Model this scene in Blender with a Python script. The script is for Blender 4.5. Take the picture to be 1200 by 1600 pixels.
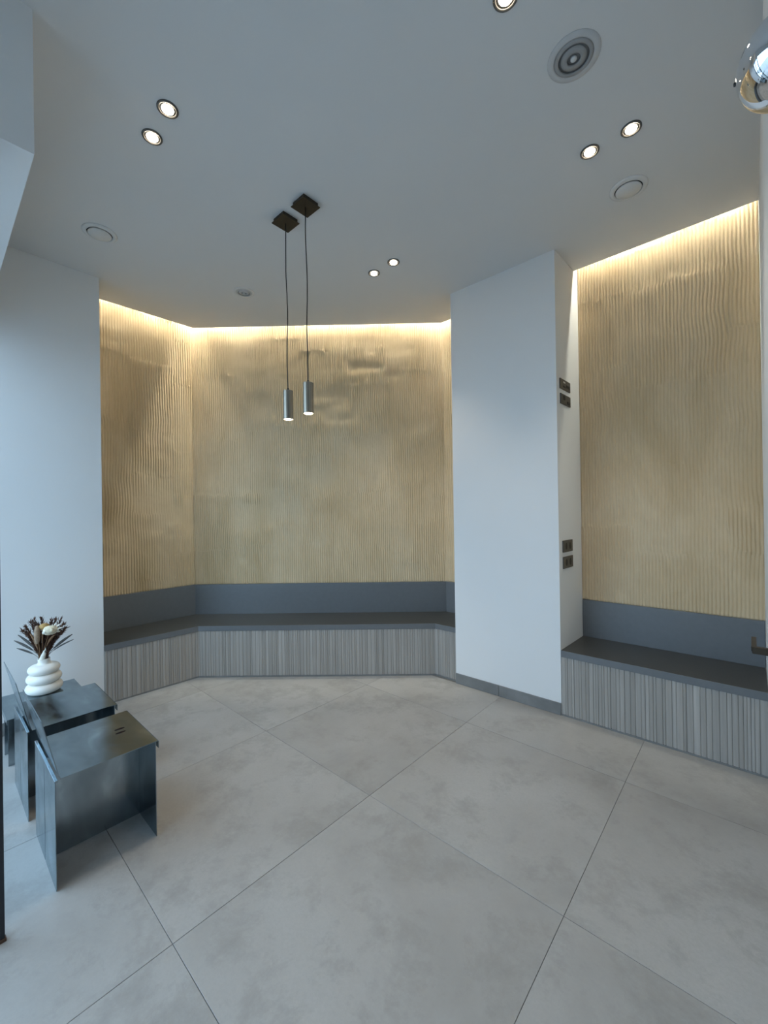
import bpy, bmesh, math, random
import numpy as np
from mathutils import Vector, Matrix

for o in list(bpy.data.objects):
    bpy.data.objects.remove(o, do_unlink=True)
SC = bpy.context.scene
COL = SC.collection
PI = math.pi

# ------------------------------------------------------------------ camera
H = 1.5069
CAM_R = Vector((0.744599, 0.667341, -0.015081))
CAM_U = Vector((0.012820, 0.008292, 0.999883))
CAM_W = Vector((-0.667389, 0.744706, 0.002381))
cd = bpy.data.cameras.new('camera')
cd.sensor_fit = 'VERTICAL'; cd.sensor_height = 24.0
cd.lens = 640.45 / 1600.0 * 24.0
cd.clip_start = 0.02
cam = bpy.data.objects.new('camera', cd); COL.objects.link(cam)
m = Matrix((CAM_R, CAM_U, -CAM_W)).transposed().to_4x4()
m.translation = Vector((0, 0, H))
cam.matrix_world = m
SC.camera = cam

# ------------------------------------------------------------------ world: overcast bluish daylight
SKY_COLOR = (0.54, 0.755, 1.0)
SKY_STRENGTH = 4.9
w = bpy.data.worlds.new('overcast_sky'); SC.world = w; w.use_nodes = True
bg = w.node_tree.nodes['Background']
bg.inputs[0].default_value = (*SKY_COLOR, 1); bg.inputs[1].default_value = SKY_STRENGTH
LED_POWER = 275.0
SPOT_POWER = 15.0
PENDANT_POWER = 6.0
def portal(name, loc, rot, sx, sy):
    l = bpy.data.lights.new(name, 'AREA'); l.shape = 'RECTANGLE'; l.size = sx; l.size_y = sy
    l.cycles.is_portal = True
    o = bpy.data.objects.new(name, l); COL.objects.link(o); o.location = loc; o.rotation_euler = rot
    return o
portal('daylight_portal', (-2.95, 0.02, 1.44), (PI/2, 0, 0), 1.85, 2.8)
portal('daylight_portal', (-1.45, -1.45, 1.15), (PI/2, 0, 0), 1.1, 2.3)
portal('daylight_portal', (-2.07, -0.62, 1.44), (0, -PI/2, 0), 2.8, 1.3)
vs = SC.view_settings
vs.view_transform = 'Standard'; vs.look = 'None'; vs.gamma = 1.0; vs.use_curve_mapping = False
vs.exposure = 0.0

# ------------------------------------------------------------------ materials
class NT:
    def __init__(s, name):
        s.m = bpy.data.materials.new(name); s.m.use_nodes = True
        s.t = s.m.node_tree; s.b = s.t.nodes['Principled BSDF']
    def n(s, typ, **kw):
        x = s.t.nodes.new(typ)
        for k, v in kw.items():
            if k in x.inputs.keys(): x.inputs[k].default_value = v
            else: setattr(x, k, v)
        return x
    def l(s, a, b): s.t.links.new(a, b)
    def ramp(s, src, stops):
        r = s.n('ShaderNodeValToRGB'); e = r.color_ramp.elements
        while len(e) < len(stops): e.new(0.5)
        for el, (p, c) in zip(e, stops):
            el.position = p; el.color = (*c, 1) if len(c) == 3 else c
        s.l(src, r.inputs[0]); return r.outputs[0]
    def coord(s, scale=(1, 1, 1), kind='Object', rand=False):
        tc = s.n('ShaderNodeTexCoord'); mp = s.n('ShaderNodeMapping'); mp.inputs['Scale'].default_value = scale
        s.l(tc.outputs[kind], mp.inputs[0])
        if rand:
            oi = s.n('ShaderNodeObjectInfo'); mu = s.n('ShaderNodeMath', operation='MULTIPLY'); mu.inputs[1].default_value = 37.0
            s.l(oi.outputs['Random'], mu.inputs[0])
            cb = s.n('ShaderNodeCombineXYZ')
            for k in range(3): s.l(mu.outputs[0], cb.inputs[k])
            s.l(cb.outputs[0], mp.inputs['Location'])
        return mp.outputs[0]
    def noise(s, vec, scale, detail=4, rough=0.55, dist=0.0):
        x = s.n('ShaderNodeTexNoise'); x.inputs['Scale'].default_value = scale; x.inputs['Detail'].default_value = detail
        x.inputs['Roughness'].default_value = rough; x.inputs['Distortion'].default_value = dist
        s.l(vec, x.inputs['Vector']); return x.outputs['Fac']
    def mix(s, fac, a, b, mode='MIX'):
        x = s.n('ShaderNodeMix', data_type='RGBA', blend_type=mode)
        for sock, v in ((x.inputs[0], fac), (x.inputs[6], a), (x.inputs[7], b)):
            if hasattr(v, 'is_linked'): s.l(v, sock)
            elif isinstance(v, (int, float)): sock.default_value = v
            else: sock.default_value = (*v, 1)
        return x.outputs[2]
    def bump(s, h, strength, dist=0.01):
        b = s.n('ShaderNodeBump'); b.inputs['Strength'].default_value = strength; b.inputs['Distance'].default_value = dist
        s.l(h, b.inputs['Height']); s.l(b.outputs[0], s.b.inputs['Normal'])
    def set(s, color=None, rough=None, metal=None, spec=None):
        for k, v in (('Base Color', color), ('Roughness', rough), ('Metallic', metal), ('Specular IOR Level', spec)):
            if v is None: continue
            if hasattr(v, 'is_linked'): s.l(v, s.b.inputs[k])
            elif isinstance(v, tuple): s.b.inputs[k].default_value = (*v, 1)
            else: s.b.inputs[k].default_value = v
        return s

def plain(name, color, rough=0.5, metal=0.0, spec=0.5, var=0.06, scale=30.0):
    t = NT(name); v = t.coord()
    f = t.noise(v, scale, 3)
    lo = tuple(c * (1 - var) for c in color); hi = tuple(min(1, c * (1 + var)) for c in color)
    t.set(color=t.ramp(f, [(0.3, lo), (0.7, hi)]), rough=rough, metal=metal, spec=spec)
    return t.m
def paint(name, color):
    t = NT(name); v = t.coord()
    f = t.noise(v, 90.0, 3)
    t.set(color=t.ramp(t.noise(v, 1.3, 3), [(0.3, tuple(c * 0.975 for c in color)), (0.7, color)]), rough=0.75, spec=0.3)
    t.bump(f, 0.10, 0.002); return t.m
def emissive(name, color, strength):
    t = NT(name); t.set(color=(0.8, 0.8, 0.8), rough=0.4)
    t.b.inputs['Emission Color'].default_value = (*color, 1); t.b.inputs['Emission Strength'].default_value = strength
    return t.m

M = {}
M['white'] = paint('white_wall_paint', (0.80, 0.80, 0.79))
M['ceiling'] = paint('white_ceiling_paint', (0.72, 0.72, 0.715))

def mat_plaster():
    t = NT('combed_beige_plaster'); v = t.coord()
    vs_ = t.coord((1.0, 1.0, 0.45))
    big = t.noise(vs_, 1.7, 5, 0.6, 0.6)
    mid = t.noise(v, 7.0, 5, 0.65)
    fine = t.noise(v, 160.0, 3, 0.6)
    c = t.ramp(big, [(0.30, (0.56, 0.41, 0.235)), (0.50, (0.68, 0.52, 0.325)), (0.72, (0.74, 0.59, 0.395))])
    c = t.mix(t.ramp(mid, [(0.40, (0, 0, 0)), (0.75, (0.45, 0.45, 0.45))]), c, (0.60, 0.45, 0.275))
    t.set(color=c, rough=0.85, spec=0.25)
    t.bump(fine, 0.35, 0.003); return t.m
M['plaster'] = mat_plaster()

def mat_tile():
    t = NT('grey_concrete_look_tile'); v = t.coord(rand=True)
    big = t.noise(v, 1.5, 6, 0.62, 0.2)
    patch = t.noise(v, 3.6, 10, 0.74, 0.15)
    fine = t.noise(v, 90.0, 4, 0.7)
    c = t.ramp(big, [(0.28, (0.32, 0.306, 0.285)), (0.5, (0.39, 0.378, 0.358)), (0.75, (0.44, 0.43, 0.412))])
    c = t.mix(t.ramp(patch, [(0.50, (0, 0, 0)), (0.58, (0.35, 0.35, 0.35)), (0.68, (0.65, 0.65, 0.65))]), c, (0.265, 0.252, 0.232))
    c = t.mix(t.ramp(fine, [(0.35, (0.30, 0.30, 0.30)), (0.6, (0, 0, 0))]), c, (0.33, 0.322, 0.308))
    t.set(color=c, rough=t.ramp(patch, [(0.3, (0.42,)*3), (0.7, (0.58,)*3)]), spec=0.4)
    t.bump(fine, 0.08, 0.002); return t.m
M['tile'] = mat_tile()
M['grout'] = plain('grey_grout', (0.20, 0.195, 0.185), 0.9)
M['skirting'] = plain('grey_skirting_tile', (0.20, 0.20, 0.195), 0.6, var=0.15, scale=6.0)

def mat_slat():
    t = NT('taupe_grey_fluted_tile'); v = t.coord((60.0, 60.0, 1.5), rand=True)
    oi = t.n('ShaderNodeObjectInfo')
    c = t.ramp(oi.outputs['Random'], [(0.0, (0.33, 0.305, 0.275)), (0.35, (0.42, 0.39, 0.355)), (0.7, (0.36, 0.335, 0.305)), (1.0, (0.46, 0.43, 0.395))])
    g = t.noise(v, 1.5, 4, 0.6)
    c = t.mix(t.ramp(g, [(0.35, (0.5, 0.5, 0.5)), (0.65, (0, 0, 0))]), c, (0.28, 0.26, 0.235))
    t.set(color=c, rough=0.6, spec=0.35); return t.m
M['slat'] = mat_slat()
M['panel'] = plain('charcoal_laminate_lit', (0.130, 0.138, 0.146), 0.38, spec=0.8, var=0.04)  # same laminate as the seat, lightened for daylight on upright faces
M['seat'] = plain('charcoal_laminate_shaded', (0.042, 0.043, 0.042), 0.40, spec=0.6, var=0.04)  # same laminate, darkened because the flat top catches less daylight

def mat_steel(name, tint):
    t = NT(name); v2 = t.coord((1.0, 2.2, 1.0), rand=True)
    cl = t.noise(v2, 4.5, 3, 0.45, 0.4)
    fi = t.noise(v2, 7.0, 3, 0.5, 0.6)
    c = t.ramp(cl, [(0.32, tuple(c * 0.75 for c in tint)), (0.60, tint), (0.75, tuple(c * 1.45 for c in tint))])
    t.set(color=c, rough=t.ramp(fi, [(0.35, (0.15,)*3), (0.7, (0.27,)*3)]), metal=1.0)
    t.b.inputs['Specular Tint'].default_value = (0.90, 0.97, 1.0, 1)
    return t.m
M['steel'] = mat_steel('waxed_raw_steel', (0.335, 0.385, 0.415))
M['hole'] = plain('slot_dark', (0.02, 0.012, 0.012), 0.9, spec=0.05)
M['ceramic'] = plain('matt_cream_ceramic', (0.80, 0.765, 0.70), 0.55, var=0.02)
M['black'] = plain('black_metal_frame', (0.012, 0.013, 0.018), 0.35, var=0.02)
M['brown_shoe'] = plain('brown_bronze_shoe', (0.10, 0.055, 0.035), 0.45, metal=0.5)
M['bronze'] = plain('dark_bronze_metal', (0.055, 0.042, 0.028), 0.45, metal=0.6)
M['gunmetal'] = plain('gunmetal_plate', (0.13, 0.125, 0.118), 0.4, metal=0.7)
M['socket_black'] = plain('black_socket_insert', (0.015, 0.014, 0.014), 0.5)
M['label_white'] = plain('white_marking', (0.75, 0.75, 0.72), 0.6)
M['cable'] = plain('black_cable', (0.012, 0.012, 0.012), 0.6)
M['valve'] = plain('white_valve_plastic', (0.70, 0.70, 0.69), 0.5, var=0.02)
M['valve_grey'] = plain('grey_valve_plastic', (0.34, 0.34, 0.34), 0.55, var=0.02)
M['flange'] = plain('pale_grey_flange', (0.56, 0.56, 0.56), 0.55, var=0.02)
M['throat'] = plain('grey_throat', (0.20, 0.20, 0.205), 0.7, var=0.02)
M['valve_light'] = plain('light_grey_valve_plastic', (0.55, 0.55, 0.55), 0.55, var=0.02)
M['valve_dark'] = plain('dark_valve_gap', (0.05, 0.05, 0.05), 0.7)
M['glow'] = emissive('warm_white_lamp_glow', (1.0, 0.86, 0.66), 40.0)
M['glow_pendant'] = emissive('warm_white_pendant_glow', (1.0, 0.86, 0.62), 12.0)
M['led'] = emissive('warm_led_strip', (1.0, 0.985, 0.84), LED_POWER)
M['chrome'] = plain('polished_chrome', (0.80, 0.81, 0.83), 0.04, metal=1.0, var=0.005)
M['pavement'] = plain('pale_pavement', (0.30, 0.30, 0.30), 0.9, scale=3.0)
def mat_brushed():
    t = NT('brushed_nickel'); v = t.coord((1, 1, 0.02))
    f = t.noise(v, 220.0, 3)
    t.set(color=t.ramp(f, [(0.3, (0.27, 0.245, 0.20)), (0.7, (0.40, 0.365, 0.305))]), rough=0.36, metal=1.0); return t.m
M['nickel'] = mat_brushed()
def mat_glass():
    t = NT('clear_window_glass'); t.t.nodes.remove(t.b)
    tr = t.n('ShaderNodeBsdfTransparent'); tr.inputs[0].default_value = (0.95, 0.975, 0.98, 1)
    gl = t.n('ShaderNodeBsdfGlossy'); gl.inputs['Roughness'].default_value = 0.0
    lw = t.n('ShaderNodeLayerWeight'); lw.inputs[0].default_value = 0.5
    pw = t.n('ShaderNodeMath', operation='POWER'); t.l(lw.outputs['Facing'], pw.inputs[0]); pw.inputs[1].default_value = 5.0
    fr = t.n('ShaderNodeMath', operation='MULTIPLY_ADD'); t.l(pw.outputs[0], fr.inputs[0]); fr.inputs[1].default_value = 0.6; fr.inputs[2].default_value = 0.04
    mx = t.n('ShaderNodeMixShader'); t.l(fr.outputs[0], mx.inputs[0]); t.l(tr.outputs[0], mx.inputs[1]); t.l(gl.outputs[0], mx.inputs[2])
    t.l(mx.outputs[0], t.t.nodes['Material Output'].inputs[0]); return t.m
M['glass'] = mat_glass()
for nm, c in dict(leaf_grey=(0.075, 0.07, 0.062), plume=(0.10, 0.045, 0.026), stem=(0.20, 0.10, 0.045), pod=(0.30, 0.21, 0.14),
                  ochre=(0.40, 0.25, 0.09), cream=(0.66, 0.58, 0.42), pale=(0.76, 0.71, 0.60)).items():
    M[nm] = plain('dried_' + nm, c, 0.8, var=0.25, scale=60.0)

# ------------------------------------------------------------------ mesh helpers
def link(name, me, mat, parent=None, loc=None, rot=None):
    o = bpy.data.objects.new(name, me); COL.objects.link(o)
    if mat is not None and not me.materials: me.materials.append(mat)
    if parent is not None: o.parent = parent
    if loc is not None: o.location = loc
    if rot is not None: o.rotation_euler = rot
    return o
def mesh(name, verts, faces, smooth=False):
    me = bpy.data.meshes.new(name); me.from_pydata([tuple(v) for v in verts], [], faces); me.update()
    bm = bmesh.new(); bm.from_mesh(me); bmesh.ops.recalc_face_normals(bm, faces=bm.faces); bm.to_mesh(me); bm.free()
    if smooth:
        for p in me.polygons: p.use_smooth = True
    return me
def prism_mesh(name, pts, z0, z1, bevel=0.0):
    n = len(pts)
    v = [(x, y, z0) for x, y in pts] + [(x, y, z1) for x, y in pts]
    f = [tuple(range(n))[::-1], tuple(range(n, 2*n))] + [(i, (i+1) % n, n+(i+1) % n, n+i) for i in range(n)]
    me = mesh(name, v, f)
    if bevel: bevel_mesh(me, bevel)
    return me
def bevel_mesh(me, w, seg=1):
    bm = bmesh.new(); bm.from_mesh(me)
    bmesh.ops.bevel(bm, geom=list(bm.edges), offset=w, segments=seg, affect='EDGES', profile=0.5, clamp_overlap=True)
    bm.to_mesh(me); bm.free()
def box_mesh(name, x0, x1, y0, y1, z0, z1, bevel=0.0):
    return prism_mesh(name, [(x0, y0), (x1, y0), (x1, y1), (x0, y1)], z0, z1, bevel)
def prism_xz(name, pts, y0, y1):
    n = len(pts)
    v = [(x, y0, z) for x, z in pts] + [(x, y1, z) for x, z in pts]
    return mesh(name, v, [tuple(range(n))[::-1], tuple(range(n, 2*n))] + [(i, (i+1) % n, n+(i+1) % n, n+i) for i in range(n)])
def lathe_mesh(name, prof, seg=32, smooth=True, close=False):
    v, f = [], []
    n = len(prof)
    for k in range(seg):
        a = 2*PI*k/seg
        for r, z in prof: v.append((r*math.cos(a), r*math.sin(a), z))
    rng = range(n) if close else range(n-1)
    for k in range(seg):
        k2 = (k+1) % seg
        for i in rng:
            j = (i+1) % n
            f.append((k*n+i, k2*n+i, k2*n+j, k*n+j))
    me = mesh(name, v, f)
    bm = bmesh.new(); bm.from_mesh(me); bmesh.ops.remove_doubles(bm, verts=bm.verts, dist=1e-6)
    bmesh.ops.recalc_face_normals(bm, faces=bm.faces); bm.to_mesh(me); bm.free()
    if smooth:
        for p in me.polygons: p.use_smooth = True
    return me
def tube_mesh(name, pts, radii, seg=8, cap=True):
    pts = [Vector(p) for p in pts]
    if not isinstance(radii, (list, tuple)): radii = [radii]*len(pts)
    v, f = [], []
    for i, p in enumerate(pts):
        t = (pts[min(i+1, len(pts)-1)] - pts[max(i-1, 0)]).normalized()
        a = Vector((1, 0, 0)) if abs(t.x) < 0.9 else Vector((0, 1, 0))
        s1 = t.cross(a).normalized(); s2 = t.cross(s1)
        for k in range(seg):
            an = 2*PI*k/seg; v.append(p + radii[i]*(math.cos(an)*s1 + math.sin(an)*s2))
    for i in range(len(pts)-1):
        for k in range(seg):
            k2 = (k+1) % seg; f.append((i*seg+k, i*seg+k2, (i+1)*seg+k2, (i+1)*seg+k))
    if cap: f += [tuple(range(seg)), tuple(range((len(pts)-1)*seg, len(pts)*seg))]
    return mesh(name, v, f, smooth=True)
def empty(name, loc=(0, 0, 0), rz=0.0):
    o = bpy.data.objects.new(name, None); COL.objects.link(o); o.location = loc; o.rotation_euler = (0, 0, rz); o.empty_display_size = 0.1
    return o
def tag(o, label, cat, group=None):
    o['label'] = label; o['category'] = cat
    if group: o['group'] = group
    return o
def struct(name, me, mat, label=None):
    o = link(name, me, mat); o['kind'] = 'structure'
    if label: o['label'] = label
    return o

# ------------------------------------------------------------------ plan (metres; X right-near, Y right-away, tile = 1 m)
ZC = 3.432; ZR = 3.66
XL = -3.885; YL = 0.941                    # white wall on the left, its free end
B = [(-4.35, YL), (-4.35, 1.872), (-2.367, 3.595), (-1.957, 3.595)]      # alcove wall line
F = [(-3.872, YL), (-3.852, 1.68), (-2.19, 3.128), (-1.957, 3.128)]      # bench front line
YC = 3.105; XC0 = -1.957; XC1 = -1.058     # column front
YN = 3.589; XN0 = -1.040; XW = 0.058       # niche back wall, its ends

# ground outside, roof
struct('ground', box_mesh('ground', -14, 14, -22, -1.4, -0.12, -0.012), M['pavement'], 'pale pavement outside the shop front')
struct('light_tight_roof', prism_mesh('light_tight_roof', [(-4.7, 0.0), (-2.1, 0.0), (-2.1, -1.46), (1.5, -1.46), (1.5, 3.95), (-4.7, 3.95)], ZR, ZR+0.1), M['white'], 'unseen slab above the suspended ceiling, shutting out sky light')  # added for light-tightness; cut back at left so the window gets more sky

# ------------------------------------------------------------------ floor: grout bed with single tiles
floor = struct('floor', box_mesh('floor', -4.7, 1.4, -1.4, 3.95, -0.12, -0.003), M['grout'], 'floor of large grey concrete-look tiles')
def clip(poly, a, b, c):      # keep a*x+b*y <= c
    out = []
    for i in range(len(poly)):
        p, q = poly[i], poly[(i+1) % len(poly)]
        dp = a*p[0]+b*p[1]-c; dq = a*q[0]+b*q[1]-c
        if dp <= 0: out.append(p)
        if dp*dq < 0:
            t = dp/(dp-dq); out.append((p[0]+t*(q[0]-p[0]), p[1]+t*(q[1]-p[1])))
    return out
TX, TY = -1.5377, 1.5660
dxl, dyl = F[2][0]-F[1][0], F[2][1]-F[1][1]
full = None
for i in range(-3, 4):
    for j in range(-4, 3):
        g = 0.0010
        x0, x1, y0, y1 = TX+i+g, TX+i+1-g, TY+j+g, TY+j+1-g
        pl = [(x0, y0), (x1, y0), (x1, y1), (x0, y1)]
        n0 = list(pl)
        pl = clip(pl, -1, 0, -(XL+0.001)); pl = clip(pl, 0, -1, 1.4)
        xm = XW-0.001 if y0 > 0.55 else 1.3
        pl = clip(pl, 1, 0, xm); pl = clip(pl, 0, 1, YC-0.002)
        if len(pl) > 2: pl = clip(pl, -dyl, dxl, -dyl*F[1][0]+dxl*F[1][1]-0.002)
        if len(pl) < 3: continue
        cx = sum(p[0] for p in pl)/len(pl); cy = sum(p[1] for p in pl)/len(pl)
        if pl == n0:
            if full is None: full = prism_mesh('floor_tile', [(a-cx, b-cy) for a, b in pl], -0.010, 0.0, 0.0008)
            me = full
        else:
            me = prism_mesh('floor_tile', [(a-cx, b-cy) for a, b in pl], -0.010, 0.0)
        link('floor_tile', me, M['tile'], floor, (cx, cy, 0))

# ------------------------------------------------------------------ walls and ceiling
struct('wall_left', box_mesh('wall_left', -4.5, XL, 0.0, YL, -0.12, ZR), M['white'], 'plain white wall behind the steel chairs')
struct('wall_column', prism_mesh('wall_column', [(XC0, YC), (XC1, YC), (XN0, YN), (XN0, 3.75), (XC0, 3.75)], -0.12, ZR), M['white'], 'white pier between the two bench niches')
struct('wall_right', box_mesh('wall_right', XW, 1.3, 0.6, 3.75, -0.12, ZR), M['white'], 'white wall at the right edge')
struct('wall_front', box_mesh('wall_front', XL, -2.0, 0.0, 0.283, 2.881, ZC), M['white'], 'dropped white bulkhead over the shop window')
struct('wall_lobby', box_mesh('wall_lobby', -2.1, -2.0, -1.36, 0.0, 2.881, ZR), M['white'])
struct('wall_entrance_unseen', prism_xz('wall_entrance_unseen', [(-2.0, ZR), (-2.0, 2.30), (-0.9, 2.30), (-0.9, -0.12), (1.3, -0.12), (1.3, ZR)], -1.46, -1.36), M['white'])  # unseen wall, opening narrowed to weaken daylight from behind the camera
struct('wall_lobby_right', box_mesh('wall_lobby_right', 1.3, 1.4, -1.46, 0.6, -0.12, ZR), M['white'])
CE = [(XL, 0.0), (-2.0, 0.0), (-2.0, -1.36), (1.3, -1.36), (1.3, 0.6), (XW, 0.6), (XW, 3.495), (-1.0435, 3.495), (XC1, YC), (XC0, YC),
      (XC0, 3.500), (-2.324, 3.510), (-4.238, 1.836), (-4.258, YL), (XL, YL)]
ceiling = struct('ceiling', prism_mesh('ceiling', CE, ZC, ZC+0.03), M['ceiling'], 'smooth white suspended ceiling with a light slot along the plaster walls')

# combed plaster walls: real relief
def vnoise(s, z, sc, seed):
    rs = np.random.RandomState(seed); N = 128
    g = rs.rand(N, N)
    a = s*sc+1000.3; b = z*sc+1000.7
    i = np.floor(a).astype(int); j = np.floor(b).astype(int); fa = a-i; fb = b-j
    fa = fa*fa*(3-2*fa); fb = fb*fb*(3-2*fb)
    G = lambda p, q: g[p % N, q % N]
    return (G(i, j)*(1-fa)+G(i+1, j)*fa)*(1-fb)+(G(i, j+1)*(1-fa)+G(i+1, j+1)*fa)*fb
def plaster_height(S, Z, L, z0, z1, seed, pitch, amp, strength):
    rs = np.random.RandomState(seed)
    Hh = np.zeros_like(S)
    s = 0.0
    warpS = S+0.03*(vnoise(S, Z, 3.0, seed+5)-0.5)
    edge = 0.0
    while edge < L:
        wd = rs.uniform(0.30, 0.62); msk_s = (warpS >= edge) & (warpS < edge+wd)
        if edge == 0: msk_s |= warpS < 0
        zz = z0-rs.uniform(0, 0.3)
        while zz < z1+0.1:
            hh = rs.uniform(0.30, 0.75)
            zw = Z+0.05*(vnoise(S, Z, 6.0, seed+9)-0.5)+0.03*(vnoise(S, Z, 25.0, seed+19)-0.5)
            k = msk_s & (zw >= zz) & (zw < zz+hh)
            if k.any():
                ph = rs.uniform(-0.25, 0.25)*pitch; lean = rs.uniform(-0.012, 0.012); A = amp*rs.uniform(0.55, 1.0)
                wob = rs.uniform(0.1, 0.45)*pitch
                t = S[k]+ph+lean*(Z[k]-zz-hh/2)+wob*(vnoise(S[k]*0.6, Z[k], 5.0, seed+31)-0.5)*2+0.12*pitch*(vnoise(S[k]*4, Z[k]*3, 6.0, seed+33)-0.5)
                r = np.abs(np.sin(PI*t/pitch))**0.65
                dz = (zw[k]-zz)
                burr = np.exp(-(dz/0.012)**2)*(vnoise(S[k], Z[k], 60.0, seed+41)-0.35)*1.3
                Hh[k] = A*(r+burr)+rs.uniform(-0.0008, 0.0008)
            zz += hh
        edge += wd
    flat = np.clip((vnoise(S, Z*0.8, 3.5, seed+51)*0.7+vnoise(S, Z, 11.0, seed+52)*0.3-0.60)/0.16, 0, 1)*(1-strength)
    topf = np.clip((z1-0.16-Z+0.05*(vnoise(S, Z, 5.0, seed+61)-0.5))/0.03, 0.25, 1)
    Hh = Hh*(1-0.7*flat)*topf+0.0018*(vnoise(S, Z, 9.0, seed+71)-0.5)+0.0010*(vnoise(S, Z, 55.0, seed+72)-0.5)
    return Hh
def plaster_wall(name, a, b, z0, z1, seed, label, pitch=0.0225, amp=0.0115, per=7, dz=0.011, strength=0.0):
    a = np.array(a, float); b = np.array(b, float); L = float(np.linalg.norm(b-a)); d = (b-a)/L; nrm = np.array([d[1], -d[0]])
    nc = max(8, int(L/pitch*per)); nr = int((z1-z0)/dz)
    s = np.linspace(0, L, nc); z = np.linspace(z0, z1, nr)
    S, Z = np.meshgrid(s, z, indexing='ij')
    Hh = plaster_height(S, Z, L, z0, z1, seed, pitch, amp, strength)
    X = a[0]+d[0]*S+nrm[0]*Hh; Y = a[1]+d[1]*S+nrm[1]*Hh
    V = np.stack([X, Y, Z], -1).reshape(-1, 3)
    idx = np.arange(nc*nr).reshape(nc, nr)
    Q = np.stack([idx[:-1, :-1], idx[1:, :-1], idx[1:, 1:], idx[:-1, 1:]], -1).reshape(-1, 4)
    # backing: rim carried back so that the wall is a solid slab
    th = 0.12
    base = len(V)
    bk = np.array([[a[0]-nrm[0]*th, a[1]-nrm[1]*th], [b[0]-nrm[0]*th, b[1]-nrm[1]*th]])
    V = np.concatenate([V, [[*bk[0], z0], [*bk[1], z0], [*bk[1], z1], [*bk[0], z1]]])
    faces = Q.tolist()
    bot = idx[:, 0].tolist(); top = idx[:, -1].tolist(); lf = idx[0, :].tolist(); rt = idx[-1, :].tolist()
    faces += [bot[::-1]+[base, base+1], top+[base+2, base+3], lf+[base+3, base], rt[::-1]+[base+1, base+2], [base, base+3, base+2, base+1]]
    me = bpy.data.meshes.new(name); me.from_pydata(V.tolist(), [], faces); me.update()
    sm = np.zeros(len(me.polygons), bool); sm[:len(Q)] = True
    me.polygons.foreach_set('use_smooth', sm)
    return struct(name, me, M['plaster'], label)
ZT = ZR
plaster_wall('wall_alcove_left', B[0], B[1], 0.789, ZT, 11, 'combed beige plaster wall at the left of the alcove')
plaster_wall('wall_alcove_back', B[1], B[2], 0.789, ZT, 23, 'combed beige plaster wall across the corner behind the pendants')
plaster_wall('wall_alcove_right', B[2], B[3], 0.789, ZT, 37, 'narrow combed plaster strip beside the white pier')
plaster_wall('wall_niche_back', (XN0, YN), (XW, YN), 0.777, ZT, 41, 'combed beige plaster wall of the right niche', pitch=0.0215, amp=0.0125, strength=0.75)
# unseen outer shell added behind the alcove to stop light leaks
struct('light_shell_rear', box_mesh('light_shell_rear', -4.7, 1.5, 3.85, 3.95, -0.003, ZR), M['white'])
struct('light_shell_left', box_mesh('light_shell_left', -4.7, -4.6, 0.0, 3.85, -0.003, ZR), M['white'])

# skirting tiles
tr = struct('trim_1', box_mesh('trim_1', XC0+0.002, XC1-0.002, YC-0.003, YC, 0.0, 0.088), M['grout'], 'grey tile skirting at the foot of the white pier')
for x0, x1 in ((XC0+0.002, -1.552), (-1.549, XC1-0.002)):
    link('skirting_tile', box_mesh('skirting_tile', x0, x1, YC-0.011, YC-0.003, 0.001, 0.089, 0.001), M['skirting'], tr)
tr = struct('trim_2', box_mesh('trim_2', XL, XL+0.003, 0.15, YL-0.002, 0.0, 0.088), M['grout'], 'grey tile skirting behind the chairs')
link('skirting_tile', box_mesh('skirting_tile', XL+0.003, XL+0.011, 0.15, YL-0.004, 0.001, 0.089, 0.001), M['skirting'], tr)

# ------------------------------------------------------------------ shop window, glazed lobby, door
def framed_window(name, axis, fixed, a0, a1, z0, z1, splits, fw=0.05, fd=0.05, label=None):
    def bx(nm, u0, u1, v0, v1, t0, t1, mat, par):
        me = box_mesh(nm, u0, u1, fixed+t0, fixed+t1, v0, v1) if axis == 'x' else box_mesh(nm, fixed+t0, fixed+t1, u0, u1, v0, v1)
        return link(nm, me, mat, par)
    root = bx(name, a0, a1, z0, z0+fw, 0, fd, M['black'], None); root['kind'] = 'structure'
    if label: root['label'] = label
    bx('window_frame', a0, a1, z1-fw, z1, 0, fd, M['black'], root)
    xs = [a0]+list(splits)+[a1-fw]
    for x in xs: bx('window_frame', x, x+fw, z0+fw, z1-fw, 0, fd, M['black'], root)
    for p, q in zip(xs[:-1], xs[1:]): bx('pane', p+fw, q, z0+fw, z1-fw, fd/2-0.004, fd/2+0.004, M['glass'], root)
    return root
framed_window('window_1', 'x', 0.04, XL, -2.03, 0.0, 2.881, [-2.97], label='tall black framed shop window on the left')
framed_window('window_2', 'x', -1.43, -2.0, -0.9, 0.0, 2.30, [], label='unseen black framed entrance front behind the camera, kept small to limit daylight')  # unseen glazing, reduced so less daylight enters from behind
# glass screen whose black leading edge shows at the left border
scr = struct('window_3', box_mesh('window_3', -2.014, -2.002, 0.161, 0.174, 0.012, 2.88), M['black'], 'black edge of a frameless glass screen at the left border')
link('pane', box_mesh('pane', -2.012, -2.004, -1.36, 0.161, 0.012, 2.88), M['glass'], scr)
link('floor_shoe', box_mesh('floor_shoe', -2.018, -1.998, -1.36, 0.178, 0.0, 0.012, 0.001), M['brown_shoe'], scr)

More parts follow.
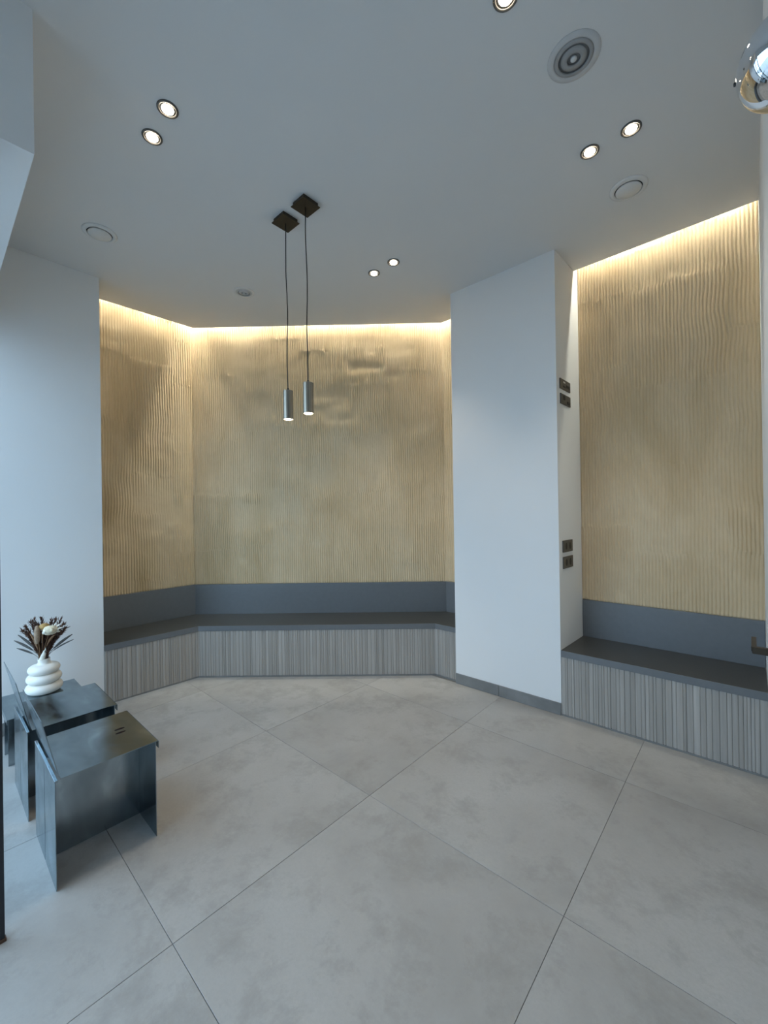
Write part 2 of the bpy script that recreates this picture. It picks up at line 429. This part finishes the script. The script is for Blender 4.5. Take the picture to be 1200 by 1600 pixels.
door = struct('door_1', box_mesh('door_1', XW-0.006, XW+0.004, 1.72, 2.55, 0.004, 2.15, 0.001), M['white'], 'flush white door in the right wall')
hd = link('lever_handle', tube_mesh('lever_handle', [(XW-0.006, 1.795, 1.043), (XW-0.012, 1.795, 1.043)], 0.026, 20), M['bronze'], door)
link('handle_neck', box_mesh('handle_neck', -0.004, XW-0.010, 1.786, 1.804, 1.032, 1.054, 0.0015), M['bronze'], hd)
link('handle_grip', box_mesh('handle_grip', -0.006, 0.008, 1.804, 1.94, 1.034, 1.052, 0.0015), M['bronze'], hd)

# ------------------------------------------------------------------ benches
def slat_mesh(wd, h, dep):
    k = 0.0025
    prof = [(-wd/2, 0), (-wd/2, -dep+k), (-wd/2+k, -dep), (0, -dep-0.0012), (wd/2-k, -dep), (wd/2, -dep+k), (wd/2, 0)]
    return prism_mesh('fluted_slat', prof, 0.0, h)
WIDTHS = (0.016, 0.022, 0.028, 0.034)
def slats(a, b, h, parent):
    a = Vector(a); b = Vector(b); L = (b-a).length
    d = (b-a)/L; ang = math.atan2(d.y, d.x)
    rr = random.Random(int(L*1000)); ws = []
    while sum(ws) < L-0.012: ws.append(rr.choice(WIDTHS))
    k = L/sum(ws)
    mm = {(w_, q): slat_mesh(w_*k-0.0007, h, q) for w_ in WIDTHS for q in (0.010, 0.0115, 0.013)}
    x = 0.0
    for w_ in ws:
        c = a+d*(x+w_*k/2); x += w_*k
        link('fluted_slat', mm[(w_, rr.choice((0.010, 0.0115, 0.013)))], M['slat'], parent, (c.x, c.y, 0.012), (0, 0, ang))
def inset(a, b, off):
    a = Vector(a); b = Vector(b); d = (b-a).normalized(); n = Vector((d.y, -d.x)); return a+n*off, b+n*off
def off_line(pts, off):       # offset polyline to the right-hand side (towards the room), mitred
    out = []
    P = [Vector(p) for p in pts]
    for i, p in enumerate(P):
        ds = []
        if i > 0: ds.append((P[i]-P[i-1]).normalized())
        if i < len(P)-1: ds.append((P[i+1]-P[i]).normalized())
        ns = [Vector((d.y, -d.x)) for d in ds]
        if len(ns) == 1: out.append(p+ns[0]*off)
        else:
            mt = (ns[0]+ns[1]).normalized(); out.append(p+mt*(off/mt.dot(ns[0])))
    return [tuple(q) for q in out]
def bench(name, front, back, zt, zb, label, cat):
    root = tag(empty(name, ((front[0][0]+front[-1][0])/2, (front[0][1]+front[-1][1])/2, 0)), label, cat)
    ox, oy = root.location.x, root.location.y
    S = lambda pts: [(p[0]-ox, p[1]-oy) for p in pts]
    front, back = S(front), S(back)
    e = 0.0015
    ins = off_line(front, -0.003)
    link('seat_top', prism_mesh('seat_top', ins+back[::-1], zt-0.047, zt, 0.0008), M['seat'], root)
    for i in range(len(front)-1):
        link('front_edge', prism_mesh('front_edge', [ins[i], ins[i+1], front[i+1], front[i]], zt-0.047, zt-0.0004), M['panel'], root)  # strip over the slab front, carrying the daylight-lightened laminate tone
    core = off_line(front, -0.018)
    bk = off_line(back, 0.004)
    link('base_carcass', prism_mesh('base_carcass', core+bk[::-1], -0.003, zt-0.047), M['skirting'], root)
    pf = off_line(front, -0.005)
    for i in range(len(core)-1):
        slats(core[i], core[i+1], zt-0.047-0.014, root)
        (a, b), (c, d) = (core[i], core[i+1]), (pf[i], pf[i+1])
        link('plinth_strip', prism_mesh('plinth_strip', [a, b, d, c], -0.003, 0.011), M['skirting'], root)
    b1 = off_line(back, 0.002); b2 = off_line(back, 0.014)
    for i in range(len(back)-1):
        link('back_panel', prism_mesh('back_panel', [b1[i], b1[i+1], b2[i+1], b2[i]], zt, zb, 0.001), M['panel'], root)
    return root
e = 0.002
bench('corner_bench', [(F[0][0], F[0][1]+e), F[1], F[2], (F[3][0]-e, F[3][1])], [(B[0][0], B[0][1]+e), B[1], B[2], (B[3][0]-e, B[3][1])], 0.478, 0.788,
      'long angled charcoal bench wrapping the alcove under the pendant lamps', 'bench')
bench('niche_bench', [(XC1+e, 3.100), (XW-e, 3.100)], [(XN0+e, YN), (XW-e, YN)], 0.478, 0.776,
      'short straight charcoal bench in the niche right of the white pier', 'bench')

# ------------------------------------------------------------------ LED strips in the ceiling slot
def led(a, b, label):
    a = Vector(a); b = Vector(b); d = (b-a).normalized(); n = Vector((d.y, -d.x))
    c = (a+b)/2; L = (b-a).length-0.012
    root = tag(empty('led_strip', (c.x, c.y, ZR-0.03)), label, 'light strip', 'warm light strips in the ceiling slot')
    ang = math.atan2(d.y, d.x); root.rotation_euler = (0, 0, ang)
    link('profile', box_mesh('profile', -L/2, L/2, -0.010, 0.010, 0.0, 0.03), M['valve'], root)
    link('diffuser', box_mesh('diffuser', -L/2+0.004, L/2-0.004, -0.007, 0.007, -0.004, 0.0), M['led'], root)
LL = [Vector(p) for p in off_line([(B[0][0], B[0][1]+0.006), B[1], B[2], (B[3][0]-0.006, B[3][1])], 0.05)]
led(LL[0], LL[1], 'warm light strip in the slot over the left alcove wall')
led(LL[1], LL[2], 'warm light strip in the slot over the alcove back wall')
led(LL[2], LL[3], 'warm light strip in the slot beside the white pier')
led((XN0+0.006, YN-0.05), (XW-0.006, YN-0.05), 'warm light strip in the slot over the right niche wall')

# ------------------------------------------------------------------ ceiling fittings
def add_spot(parent, z, power, angle, blend=0.6, size=0.02, color=(1.0, 0.86, 0.68)):
    l = bpy.data.lights.new('lamp_light', 'SPOT'); l.energy = power; l.spot_size = angle; l.spot_blend = blend; l.shadow_soft_size = size; l.color = color
    o = bpy.data.objects.new('lamp_light', l); COL.objects.link(o); o.parent = parent; o.location = (0, 0, z)
ring_me = lathe_mesh('trim_ring', [(0.036, 0.0), (0.047, 0.0), (0.047, -0.004), (0.043, -0.007), (0.037, -0.006), (0.034, -0.001)], 28, close=True)
cup_me = lathe_mesh('reflector_cup', [(0.0, -0.0008), (0.036, -0.0008), (0.036, -0.003), (0.0295, -0.0030), (0.0, -0.0030)], 24)
bulb_me = lathe_mesh('bulb', [(0.0265, -0.003), (0.025, -0.007), (0.019, -0.011), (0.010, -0.013), (0.0, -0.0135)], 24)
def downlight(x, y, label):
    r = tag(empty('downlight', (x, y, ZC)), label, 'downlight', 'recessed ceiling downlights')
    link('trim_ring', ring_me, M['gunmetal'], r); link('reflector_cup', cup_me, M['gunmetal'], r); link('bulb', bulb_me, M['glow'], r)
    add_spot(r, -0.03, SPOT_POWER, 1.5)
downlight(-2.030, 0.776, 'lit downlight at upper left, the farther one from the white wall')
downlight(-2.238, 0.779, 'lit downlight at upper left, the one nearer the white wall')
downlight(-0.428, 2.394, 'lit downlight right of its pair, above the right niche')
downlight(-0.622, 2.394, 'lit downlight left of its pair, above the right niche')
downlight(-2.022, 2.408, 'small lit downlight near the white pier, right of its pair')
downlight(-2.228, 2.410, 'small lit downlight near the white pier, left of its pair')
downlight(-0.660, 1.462, 'lit downlight cut by the top edge of the picture')

def disc_valve(x, y, label):
    r = tag(empty('air_valve', (x, y, ZC)), label, 'air valve', 'round white air valves with a floating disc')
    link('outer_ring', lathe_mesh('outer_ring', [(0.073, 0.0), (0.101, 0.0), (0.101, -0.003), (0.094, -0.008), (0.080, -0.012), (0.074, -0.010)], 40, close=True), M['valve'], r)
    link('gap', lathe_mesh('gap', [(0.0, 0.0), (0.0735, 0.0), (0.0735, -0.002), (0.0, -0.002)], 40), M['valve_dark'], r)
    link('centre_disc', lathe_mesh('centre_disc', [(0.0, -0.002), (0.062, -0.002), (0.069, -0.012), (0.066, -0.016), (0.0, -0.017)], 40), M['valve'], r)
disc_valve(-3.262, 0.798, 'round white air valve with floating disc near the left wall')
disc_valve(-0.525, 2.826, 'round white air valve with floating disc above the right niche')
def ring_valve(x, y, R, label, mat, flange, throat):
    r = tag(empty('ring_diffuser', (x, y, ZC)), label, 'diffuser', 'round ceiling diffusers with concentric rings')
    link('flange', lathe_mesh('flange', [(R*0.74, 0.0), (R, 0.0), (R*0.99, -0.003), (R*0.80, -0.006), (R*0.74, -0.005)], 40, close=True), flange, r)
    link('throat', lathe_mesh('throat', [(0.0, 0.0), (R*0.745, 0.0), (R*0.745, -0.0015), (0.0, -0.0015)], 40), throat, r)
    for k, (a, b) in enumerate(((0.58, 0.73), (0.25, 0.48))):
        link('cone_ring', lathe_mesh('cone_ring', [(R*a, -0.0015), (R*b, -0.0015), (R*b, -0.006), (R*(a+0.03), -0.010-0.002*k), (R*a, -0.008-0.002*k)], 40, close=True), mat, r)
    link('centre_knob', lathe_mesh('centre_knob', [(0.0, -0.0015), (R*0.12, -0.0015), (R*0.12, -0.010), (R*0.08, -0.014), (0.0, -0.0145)], 24), M['valve'], r)
ring_valve(-0.538, 1.852, 0.105, 'round ring diffuser with grey rings at the top right of the ceiling', M['valve_grey'], M['flange'], M['throat'])
ring_valve(-3.240, 1.846, 0.088, 'small round ring diffuser above the alcove bench', M['valve_light'], M['valve'], M['valve_grey'])

# pendants
def pendant(x, y, z0, z1, label, wig):
    r = tag(empty('pendant_lamp', (x, y, ZC)), label, 'pendant lamp', 'cylinder pendant lamps')
    cn = link('canopy', box_mesh('canopy', -0.055, 0.055, -0.055, 0.055, -0.024, 0.0, 0.001), M['bronze'], r)
    link('canopy_plate', box_mesh('canopy_plate', -0.064, 0.064, -0.064, 0.064, -0.029, -0.024, 0.0008), M['bronze'], cn)
    t = z1-ZC
    rr = random.Random(wig); pts = []
    for k in range(29):
        f = k/28; a = 0.0045*math.sin(f*PI)*(1 if 0.03 < f < 0.97 else 0)
        pts.append((a*math.sin(f*11+wig)+rr.uniform(-1, 1)*0.0008, a*math.cos(f*9+wig*2), -0.029+(t+0.012+0.029)*f))
    link('cable', tube_mesh('cable', pts, 0.0032, 8), M['cable'], r)
    link('cable_grip', lathe_mesh('cable_grip', [(0.0, t+0.016), (0.006, t+0.016), (0.008, t), (0.0, t)], 16), M['cable'], r)
    b = z0-ZC; R = 0.0325
    sh = link('shade', lathe_mesh('shade', [(0.0, t), (R-0.002, t), (R, t-0.002), (R, b), (R-0.002, b), (R-0.002, b+0.02), (0.0, b+0.02)], 36), M['nickel'], r)
    for p in sh.data.polygons: p.use_smooth = abs(p.normal.z) < 0.5
    sh.data.set_sharp_from_angle(angle=0.7)
    link('shade_seam', box_mesh('shade_seam', -0.0009, 0.0009, -0.0012, 0.0006, b+0.004, t-0.004), M['cable'], sh, (R*math.cos(-0.62), R*math.sin(-0.62), 0), (0, 0, -0.62+PI/2))
    link('bulb', lathe_mesh('bulb', [(R-0.003, b+0.008), (R-0.006, b+0.002), (R*0.55, b-0.004), (0.0, b-0.006)], 28), M['glow_pendant'], r)
    add_spot(r, b-0.03, PENDANT_POWER, 1.9)
pendant(-2.238, 1.578, 2.125, 2.312, 'lower left brushed metal cylinder pendant on a black cable', 1)
pendant(-2.030, 1.580, 2.128, 2.318, 'upper right brushed metal cylinder pendant on a black cable', 4)

# chrome dome on the right wall
dm = tag(empty('dome_lamp', (XW, 1.0, 2.286)), 'shiny chrome dome fitting on the right wall at the picture edge', 'dome light')
dm.rotation_euler = (0, -PI/2, 0)
link('back_plate', lathe_mesh('back_plate', [(0.0, 0.0), (0.073, 0.0), (0.073, 0.004), (0.0, 0.004)], 40), M['gunmetal'], dm)
link('dome', lathe_mesh('dome', [(0.072*math.cos(a), 0.004+0.066*math.sin(a)) for a in [PI/2*i/16 for i in range(17)]], 48), M['chrome'], dm)
link('screw', lathe_mesh('screw', [(0.0, 0.0685), (0.004, 0.0690), (0.003, 0.0725), (0.0, 0.073)], 12), M['socket_black'], dm)

# ------------------------------------------------------------------ sockets on the side of the pier
sd = Vector((XN0-XC1, YN-YC)); sl = sd.length; sd /= sl
def side_pt(y):
    t = (y-YC)/(YN-YC); return XC1+(XN0-XC1)*t
s_ang = math.atan2(sd.y, sd.x)
def socket(y0, y1, z0, z1, kind, label):
    yc = (y0+y1)/2; zc = (z0+z1)/2; wd = y1-y0; h = z1-z0
    r = tag(empty('wall_socket', (side_pt(yc), yc, zc), s_ang), label, 'socket', 'dark wall plates on the pier side')
    # local: x along wall (away), y = -outward ; outward is -y local
    def part(nm, x0, x1, z0_, z1_, d0, d1, mat, par=r, bv=0.0008):
        return link(nm, box_mesh(nm, x0, x1, -d1, -d0, z0_, z1_, bv), mat, par)
    pl = part('cover_plate', -wd/2, wd/2, -h/2, h/2, 0.0, 0.009, M['gunmetal'], bv=0.002)
    if kind == 'pair':
        for sx in (-1, 1):
            pts = [(sx*wd*0.2+0.016*math.cos(a), 0.026*math.sin(a)) for a in [2*PI*k/16 for k in range(16)]]
            me = mesh('outlet', [(x, -0.0092, z) for x, z in pts]+[(x, -0.0104, z) for x, z in pts], [tuple(range(16)), tuple(range(16, 32))]+[(i, (i+1) % 16, 16+(i+1) % 16, 16+i) for i in range(16)])
            link('outlet', me, M['socket_black'], r)
    elif kind == 'single':
        part('outlet', -wd*0.26, -wd*0.08, -h*0.06, h*0.36, 0.0088, 0.0105, M['socket_black'])
        part('rocker', wd*0.12, wd*0.38, -h*0.36, -h*0.08, 0.0088, 0.0125, M['socket_black'])
    else:
        part('marking', -wd*0.22, -wd*0.02, h*0.14, h*0.30, 0.0088, 0.0095, M['label_white'], bv=0)
        part('rocker', -wd*0.24, -wd*0.02, -h*0.30, -h*0.14, 0.0088, 0.0115, M['socket_black'])
        part('rocker', wd*0.08, wd*0.22, -h*0.22, h*0.06, 0.0088, 0.0115, M['socket_black'])
        part('rocker', wd*0.26, wd*0.42, -h*0.22, h*0.06, 0.0088, 0.0115, M['socket_black'])
socket(3.160, 3.362, 2.420, 2.497, 'switch', 'topmost dark plate on the pier side, with switches and a white mark')
socket(3.166, 3.364, 2.307, 2.385, 'single', 'dark plate with one slot, second from the top on the pier side')
socket(3.168, 3.360, 1.190, 1.280, 'pair', 'dark plate with two slots, upper of the low pair on the pier side')
socket(3.172, 3.362, 1.068, 1.157, 'pair', 'dark plate with two slots, lowest on the pier side')

# ------------------------------------------------------------------ steel chairs
def sheet(name, prof, x0, x1, t):
    """folded sheet: profile polyline in (y,z), constant thickness, extruded along x"""
    P = [Vector(p) for p in prof]; out = []
    for i, p in enumerate(P):
        ds = []
        if i > 0: ds.append((P[i]-P[i-1]).normalized())
        if i < len(P)-1: ds.append((P[i+1]-P[i]).normalized())
        ns = [Vector((d.y, -d.x)) for d in ds]
        if len(ns) == 1: out.append(p+ns[0]*t)
        else:
            mt = (ns[0]+ns[1]).normalized(); out.append(p+mt*(t/mt.dot(ns[0])))
    n = len(P)
    ring = [tuple(p) for p in P]+[tuple(q) for q in out[::-1]]
    k = len(ring)
    v = [(x0, y, z) for y, z in ring]+[(x1, y, z) for y, z in ring]
    f = []
    for i in range(n-1):
        f.append((i, i+1, k-2-i, k-1-i)); f.append((k+i, k+i+1, 2*k-2-i, 2*k-1-i))
    for i in range(k): f.append((i, (i+1) % k, k+(i+1) % k, k+i))
    return mesh(name, v, f)
T = 0.003
def chair(x, y, label, slots):
    """x,y: centre of the seat's near edge plan; local x across, local y from back (0) to front"""
    r = tag(empty('steel_chair', (x, y, 0)), label, 'chair', 'folded steel chairs by the window')
    W2 = 0.228
    zs = 0.447
    seat = link('seat', sheet('seat', [(0.018, zs), (0.384, zs), (0.384+0.006, zs-0.004), (0.390, zs-0.036)], -W2, W2, T), M['steel'], r)
    link('backrest', sheet('backrest', [(0.0165, zs-0.0005), (0.012, zs+0.010), (-0.042, zs+0.254)], -W2, W2, T), M['steel'], r)
    for s in (-1, 1):
        link('back_leg', box_mesh('back_leg', s*0.0040, s*W2, 0.0, T, 0.0, zs-0.012, 0.0006), M['steel'], r)
    link('back_rail', box_mesh('back_rail', -W2, W2, -0.001, T+0.006, zs-0.012, zs-0.003, 0.0006), M['steel'], r)
    link('front_leg', box_mesh('front_leg', -W2, W2, 0.374, 0.374+T, 0.0, zs-T, 0.0006), M['steel'], r)
    link('web', box_mesh('web', -0.0015, 0.0015, T, 0.374, 0.002, zs-T, 0.0004), M['steel'], r)
    if slots:
        for k in (0, 1):
            v = [(0.0075*math.cos(2*PI*i/14), 0.022*math.sin(2*PI*i/14)) for i in range(14)]
            link('grip_slot', prism_mesh('grip_slot', v, zs-0.0005, zs+0.0008), M['hole'], seat, (-0.034+k*0.042, 0.299-0.007*k, 0))
chair(-2.333, 0.336, 'nearest folded steel chair, with two dark slots in the seat', True)
chair(-2.918, 0.324, 'second folded steel chair, between the front chair and the vase table', False)
# low table of the same sheet steel
r = tag(empty('steel_side_table', (-3.47, 0.505, 0)), 'low steel side table under the white vase', 'side table')
zt = 0.332
link('table_top', sheet('table_top', [(-0.204, zt-0.03), (-0.204, zt), (0.204, zt), (0.204, zt-0.03)], -0.228, 0.228, T), M['steel'], r)
for s in (-1, 1): link('leg_panel', box_mesh('leg_panel', s*0.09-T/2, s*0.09+T/2, -0.186, 0.186, 0.0, zt-T-0.0005, 0.0005), M['steel'], r)
link('web', box_mesh('web', -0.088, 0.088, -0.0015, 0.0015, 0.03, zt-T-0.001), M['steel'], r)

# ------------------------------------------------------------------ vase of three stacked rings
VX, VY, VZ = -3.585, 0.523, zt+0.0004; VS = 0.90
def vase():
    prof = [(0.0, 0.0), (0.060, 0.0)]
    def arc(rc, zc, rr, hh, a0, a1, n):
        return [(rc+rr*math.cos(a0+(a1-a0)*k/n), zc+hh*math.sin(a0+(a1-a0)*k/n)) for k in range(n+1)]
    prof += arc(0.060, 0.0385, 0.0415, 0.0385, -1.45, 1.25, 12)
    prof += arc(0.056, 0.1080, 0.0405, 0.0365, -1.25, 1.25, 12)
    prof += arc(0.049, 0.1740, 0.0390, 0.0345, -1.25, 1.50, 12)
    prof += [(0.036, 0.212), (0.0335, 0.222), (0.033, 0.240), (0.0335, 0.248), (0.032, 0.2505), (0.029, 0.248), (0.0285, 0.22), (0.028, 0.05), (0.0, 0.045)]
    return lathe_mesh('vase', [(r_, z_*VS) for r_, z_ in prof], 48)
tag(link('vase', vase(), M['ceramic'], None, (VX, VY, VZ)), 'cream ceramic vase of three stacked rings on the low table', 'vase')
NECK = Vector((VX, VY, VZ+0.243*VS))
NECK_D = (NECK-Vector((0, 0, H))).dot(CAM_W)
def bp(px, py, depth=0.0):      # a bouquet point: its direction in the photo, its distance from the vase mouth it grows out of
    return Vector((0, 0, H))+(CAM_W+CAM_R*((px-600)/640.45)-CAM_U*((py-800)/640.45))*(NECK_D-depth)
def root_pt(px, depth=0.0):
    dx = max(-0.016, min(0.016, (px-68.5)*0.0006)); return NECK+CAM_R*dx-CAM_W*max(-0.016, min(0.016, depth*0.3))+Vector((0, 0, -0.10))
def bez(p0, p1, p2, n=10):
    return [p0*(1-t)**2+p1*2*t*(1-t)+p2*t*t for t in [i/n for i in range(n+1)]]
def mouth(px, depth=0.0):
    dx = max(-0.022, min(0.022, (px-68.5)*0.0009)); return NECK+CAM_R*dx-CAM_W*max(-0.018, min(0.018, depth*0.35))+Vector((0, 0, 0.004))
def stem_path(tip, px, depth, n=10, k=0.55):
    a = root_pt(px, depth); b = mouth(px, depth); c = b+Vector((0, 0, 1))*((tip-b).length*k*0.6)+(tip-b)*0.18
    return [a]+bez(b, c, tip, n)
def leaf(px, py, depth, wd, mat, label, name='dried_leaf', cat='leaf', group='dried stems in the vase', k=0.3):
    tip = bp(px, py, depth); path = stem_path(tip, px, depth, 12, k)
    v, f = [], []
    n = len(path)
    for i, p in enumerate(path):
        t = i/(n-1); tan = (path[min(i+1, n-1)]-path[max(i-1, 0)]).normalized()
        side = tan.cross(CAM_W).normalized(); nn = tan.cross(side)
        wv = 0.0012+wd*max(0.0, math.sin(PI*min(1, max(0, (t-0.45)/0.57))))**0.8
        v += [p+side*wv, p+nn*(0.0012+wv*0.18), p-side*wv, p-nn*0.0012]
    for i in range(n-1):
        for q in range(4): f.append((i*4+q, i*4+(q+1) % 4, (i+1)*4+(q+1) % 4, (i+1)*4+q))
    f += [(0, 1, 2, 3), ((n-1)*4, (n-1)*4+1, (n-1)*4+2, (n-1)*4+3)]
    return tag(link(name, mesh(name, v, f, True), mat), label, cat, group)
leaf(28, 992, -0.02, 0.0085, M['leaf_grey'], 'uppermost dark grey leaf pointing left from the vase')
leaf(22, 1001, 0.0, 0.0080, M['leaf_grey'], 'middle dark grey leaf pointing left from the vase')
leaf(26, 1013, 0.03, 0.0060, M['leaf_grey'], 'lowest dark grey leaf pointing left from the vase')
leaf(113, 991, 0.02, 0.0075, M['leaf_grey'], 'broader dark leaf pointing right from the vase')
leaf(115, 999, 0.03, 0.0035, M['leaf_grey'], 'thin dark leaf pointing right, lowest on that side')
# brown feathery grasses: a tangled mass nobody could count
def plume(bm, px, py, depth, rr, spread=0.024):
    tip = bp(px, py, depth); path = stem_path(tip, px, depth, 12, 0.5)
    me0 = tube_mesh('plume_core', path, [0.0022]*6+[0.0018]*(len(path)-6), 5)
    bm.from_mesh(me0); bpy.data.meshes.remove(me0)
    n = len(path)
    for i in range(int(n*0.30), n):
        for q in range(16):
            p = path[i]; tan = (path[min(i+1, n-1)]-path[i-1]).normalized()
            d = Vector((rr.uniform(-1, 1), rr.uniform(-1, 1), rr.uniform(-0.6, 1))).normalized()
            e_ = p+tan*rr.uniform(0.010, 0.03)+d*spread*rr.uniform(0.4, 1)
            s_ = tan.cross(d).normalized()*0.0030; mid = p*0.45+e_*0.55
            vs_ = [bm.verts.new(x) for x in (p, mid+s_, e_, mid-s_, mid+d.cross(s_).normalized()*0.0020)]
            bm.faces.new((vs_[0], vs_[1], vs_[4])); bm.faces.new((vs_[1], vs_[2], vs_[4])); bm.faces.new((vs_[2], vs_[3], vs_[4])); bm.faces.new((vs_[3], vs_[0], vs_[4]))
bm = bmesh.new(); rr = random.Random(8)
for px, py, dp in ((38, 988, 0.0), (42, 982, 0.03), (44, 992, 0.02), (49, 974, -0.02), (53, 971, 0.02), (55, 984, 0.0), (60, 978, -0.04), (66, 970, -0.03), (73, 980, -0.05), (80, 972, -0.05), (87, 970, -0.03), (93, 972, -0.02), (98, 977, 0.02), (102, 982, 0.0), (97, 988, 0.02), (47, 996, 0.04), (92, 992, 0.04), (60, 996, 0.02), (76, 996, 0.02), (84, 998, 0.03), (54, 1003, 0.03), (68, 988, -0.02), (70, 1004, 0.02), (80, 1006, 0.03)):
    plume(bm, px, py, dp, rr)
me = bpy.data.meshes.new('dried_grass'); bm.to_mesh(me); bm.free()
o = tag(link('dried_grass', me, M['plume']), 'dark brown feathery dried grasses fanning out of the vase', 'dried grass'); o['kind'] = 'stuff'
# curved strap leaves at the front of the bunch
leaf(47, 990, 0.06, 0.0095, M['stem'], 'tan strap leaf curving up at the left front of the vase', k=0.75)
leaf(52, 1000, 0.07, 0.0090, M['stem'], 'short tan strap leaf low at the left front of the vase', k=0.75)
leaf(86, 992, 0.06, 0.0080, M['stem'], 'tan strap leaf curving up at the right front of the vase', k=0.75)
leaf(66, 980, 0.03, 0.0030, M['stem'], 'thin bent tan grass blade over the tan pod', k=0.2)
def head(name, px, py, depth, rx, rz, mat, label, lean=0.0, bump=0.0, seed=0, seg=20):
    rr = random.Random(seed); c = bp(px, py, depth)
    prof = [(rx*math.sin(PI*i/12)**0.7 if 0 < i < 12 else 0.0, -rz+2*rz*(1-math.cos(PI*i/12))/2) for i in range(13)]
    root = tag(empty(name, tuple(c)), label, 'dried flower', 'dried stems in the vase'); root.rotation_euler = (0, lean, 0)
    me = lathe_mesh('seed_head', prof, seg)
    for v in me.vertices: v.co *= 1+bump*rr.uniform(-1, 1)
    link('seed_head', me, mat, root)
    path = stem_path(c, px, depth, 10, 0.5); inv = root.matrix_basis.inverted()
    link('stem', tube_mesh('stem', [inv @ p for p in path], 0.0022, 6), M['stem'], root)
    return root
head('dried_pod', 58, 992, 0.075, 0.0165, 0.062, M['pod'], 'smooth tan cylindrical pod standing at the front of the bunch', lean=0.03)
head('dried_puff', 69, 979, 0.05, 0.027, 0.021, M['ochre'], 'round ochre seed head at the top of the bunch', bump=0.05, seed=3)
h = head('dried_rose', 79, 984.5, 0.07, 0.040, 0.030, M['cream'], 'large cream dried bloom with ribbed petals', lean=-0.3, bump=0.04, seed=5)
for q in range(12):
    a = 2*PI*q/12; rad = 0.020 if q % 2 else 0.034
    prof = [(0.0, -0.020), (0.008, -0.012), (0.010, 0.0), (0.007, 0.014), (0.0, 0.022)]
    link('petal', lathe_mesh('petal', prof, 10), M['pale'] if q % 3 else M['cream'], h, (rad*math.cos(a), rad*math.sin(a), 0.006 if q % 2 else -0.002), (0.5*math.sin(a), -0.5*math.cos(a), 0))
inv = h.matrix_basis.inverted()
for (px, py, wd) in ((94, 975, 0.013), (94, 987, 0.012), (88, 972, 0.010), (98, 980, 0.010)):
    c0 = bp(80, 985, 0.06); c1 = bp(px, py, 0.05); prof = [(0.0, 0.0), (wd*0.5, 0.3), (wd, 0.65), (wd*0.6, 0.9), (0.0, 1.0)]
    ax = inv.to_3x3() @ (c1-c0); me = lathe_mesh('petal', [(a_, b_*ax.length) for a_, b_ in prof], 10)
    o = link('petal', me, M['pale'], h, inv @ c0); o.rotation_mode = 'QUATERNION'; o.rotation_quaternion = Vector((0, 0, 1)).rotation_difference(ax.normalized()); o.scale = (1, 0.35, 1)
# pale ribbed cone leaning in the mouth
r = tag(empty('dried_cone', tuple(bp(66, 1030, 0.018))), 'pale pointed ribbed cone leaning in the vase mouth', 'dried flower', 'dried stems in the vase')
ax = (bp(73, 1010, 0.022)-bp(66, 1030, 0.018)); r.rotation_mode = 'QUATERNION'; r.rotation_quaternion = Vector((0, 0, 1)).rotation_difference(ax.normalized())
L = ax.length
prof = [(0.0, -0.02), (0.012, -0.012)]
for q in range(8): 
    t = q/8; R_ = 0.016*(1-t)**0.8+0.002; prof += [(R_, L*t), (R_*0.86, L*(t+0.09))]
prof += [(0.0, L*1.03)]
link('cone', lathe_mesh('cone', prof, 18), M['pale'], r)
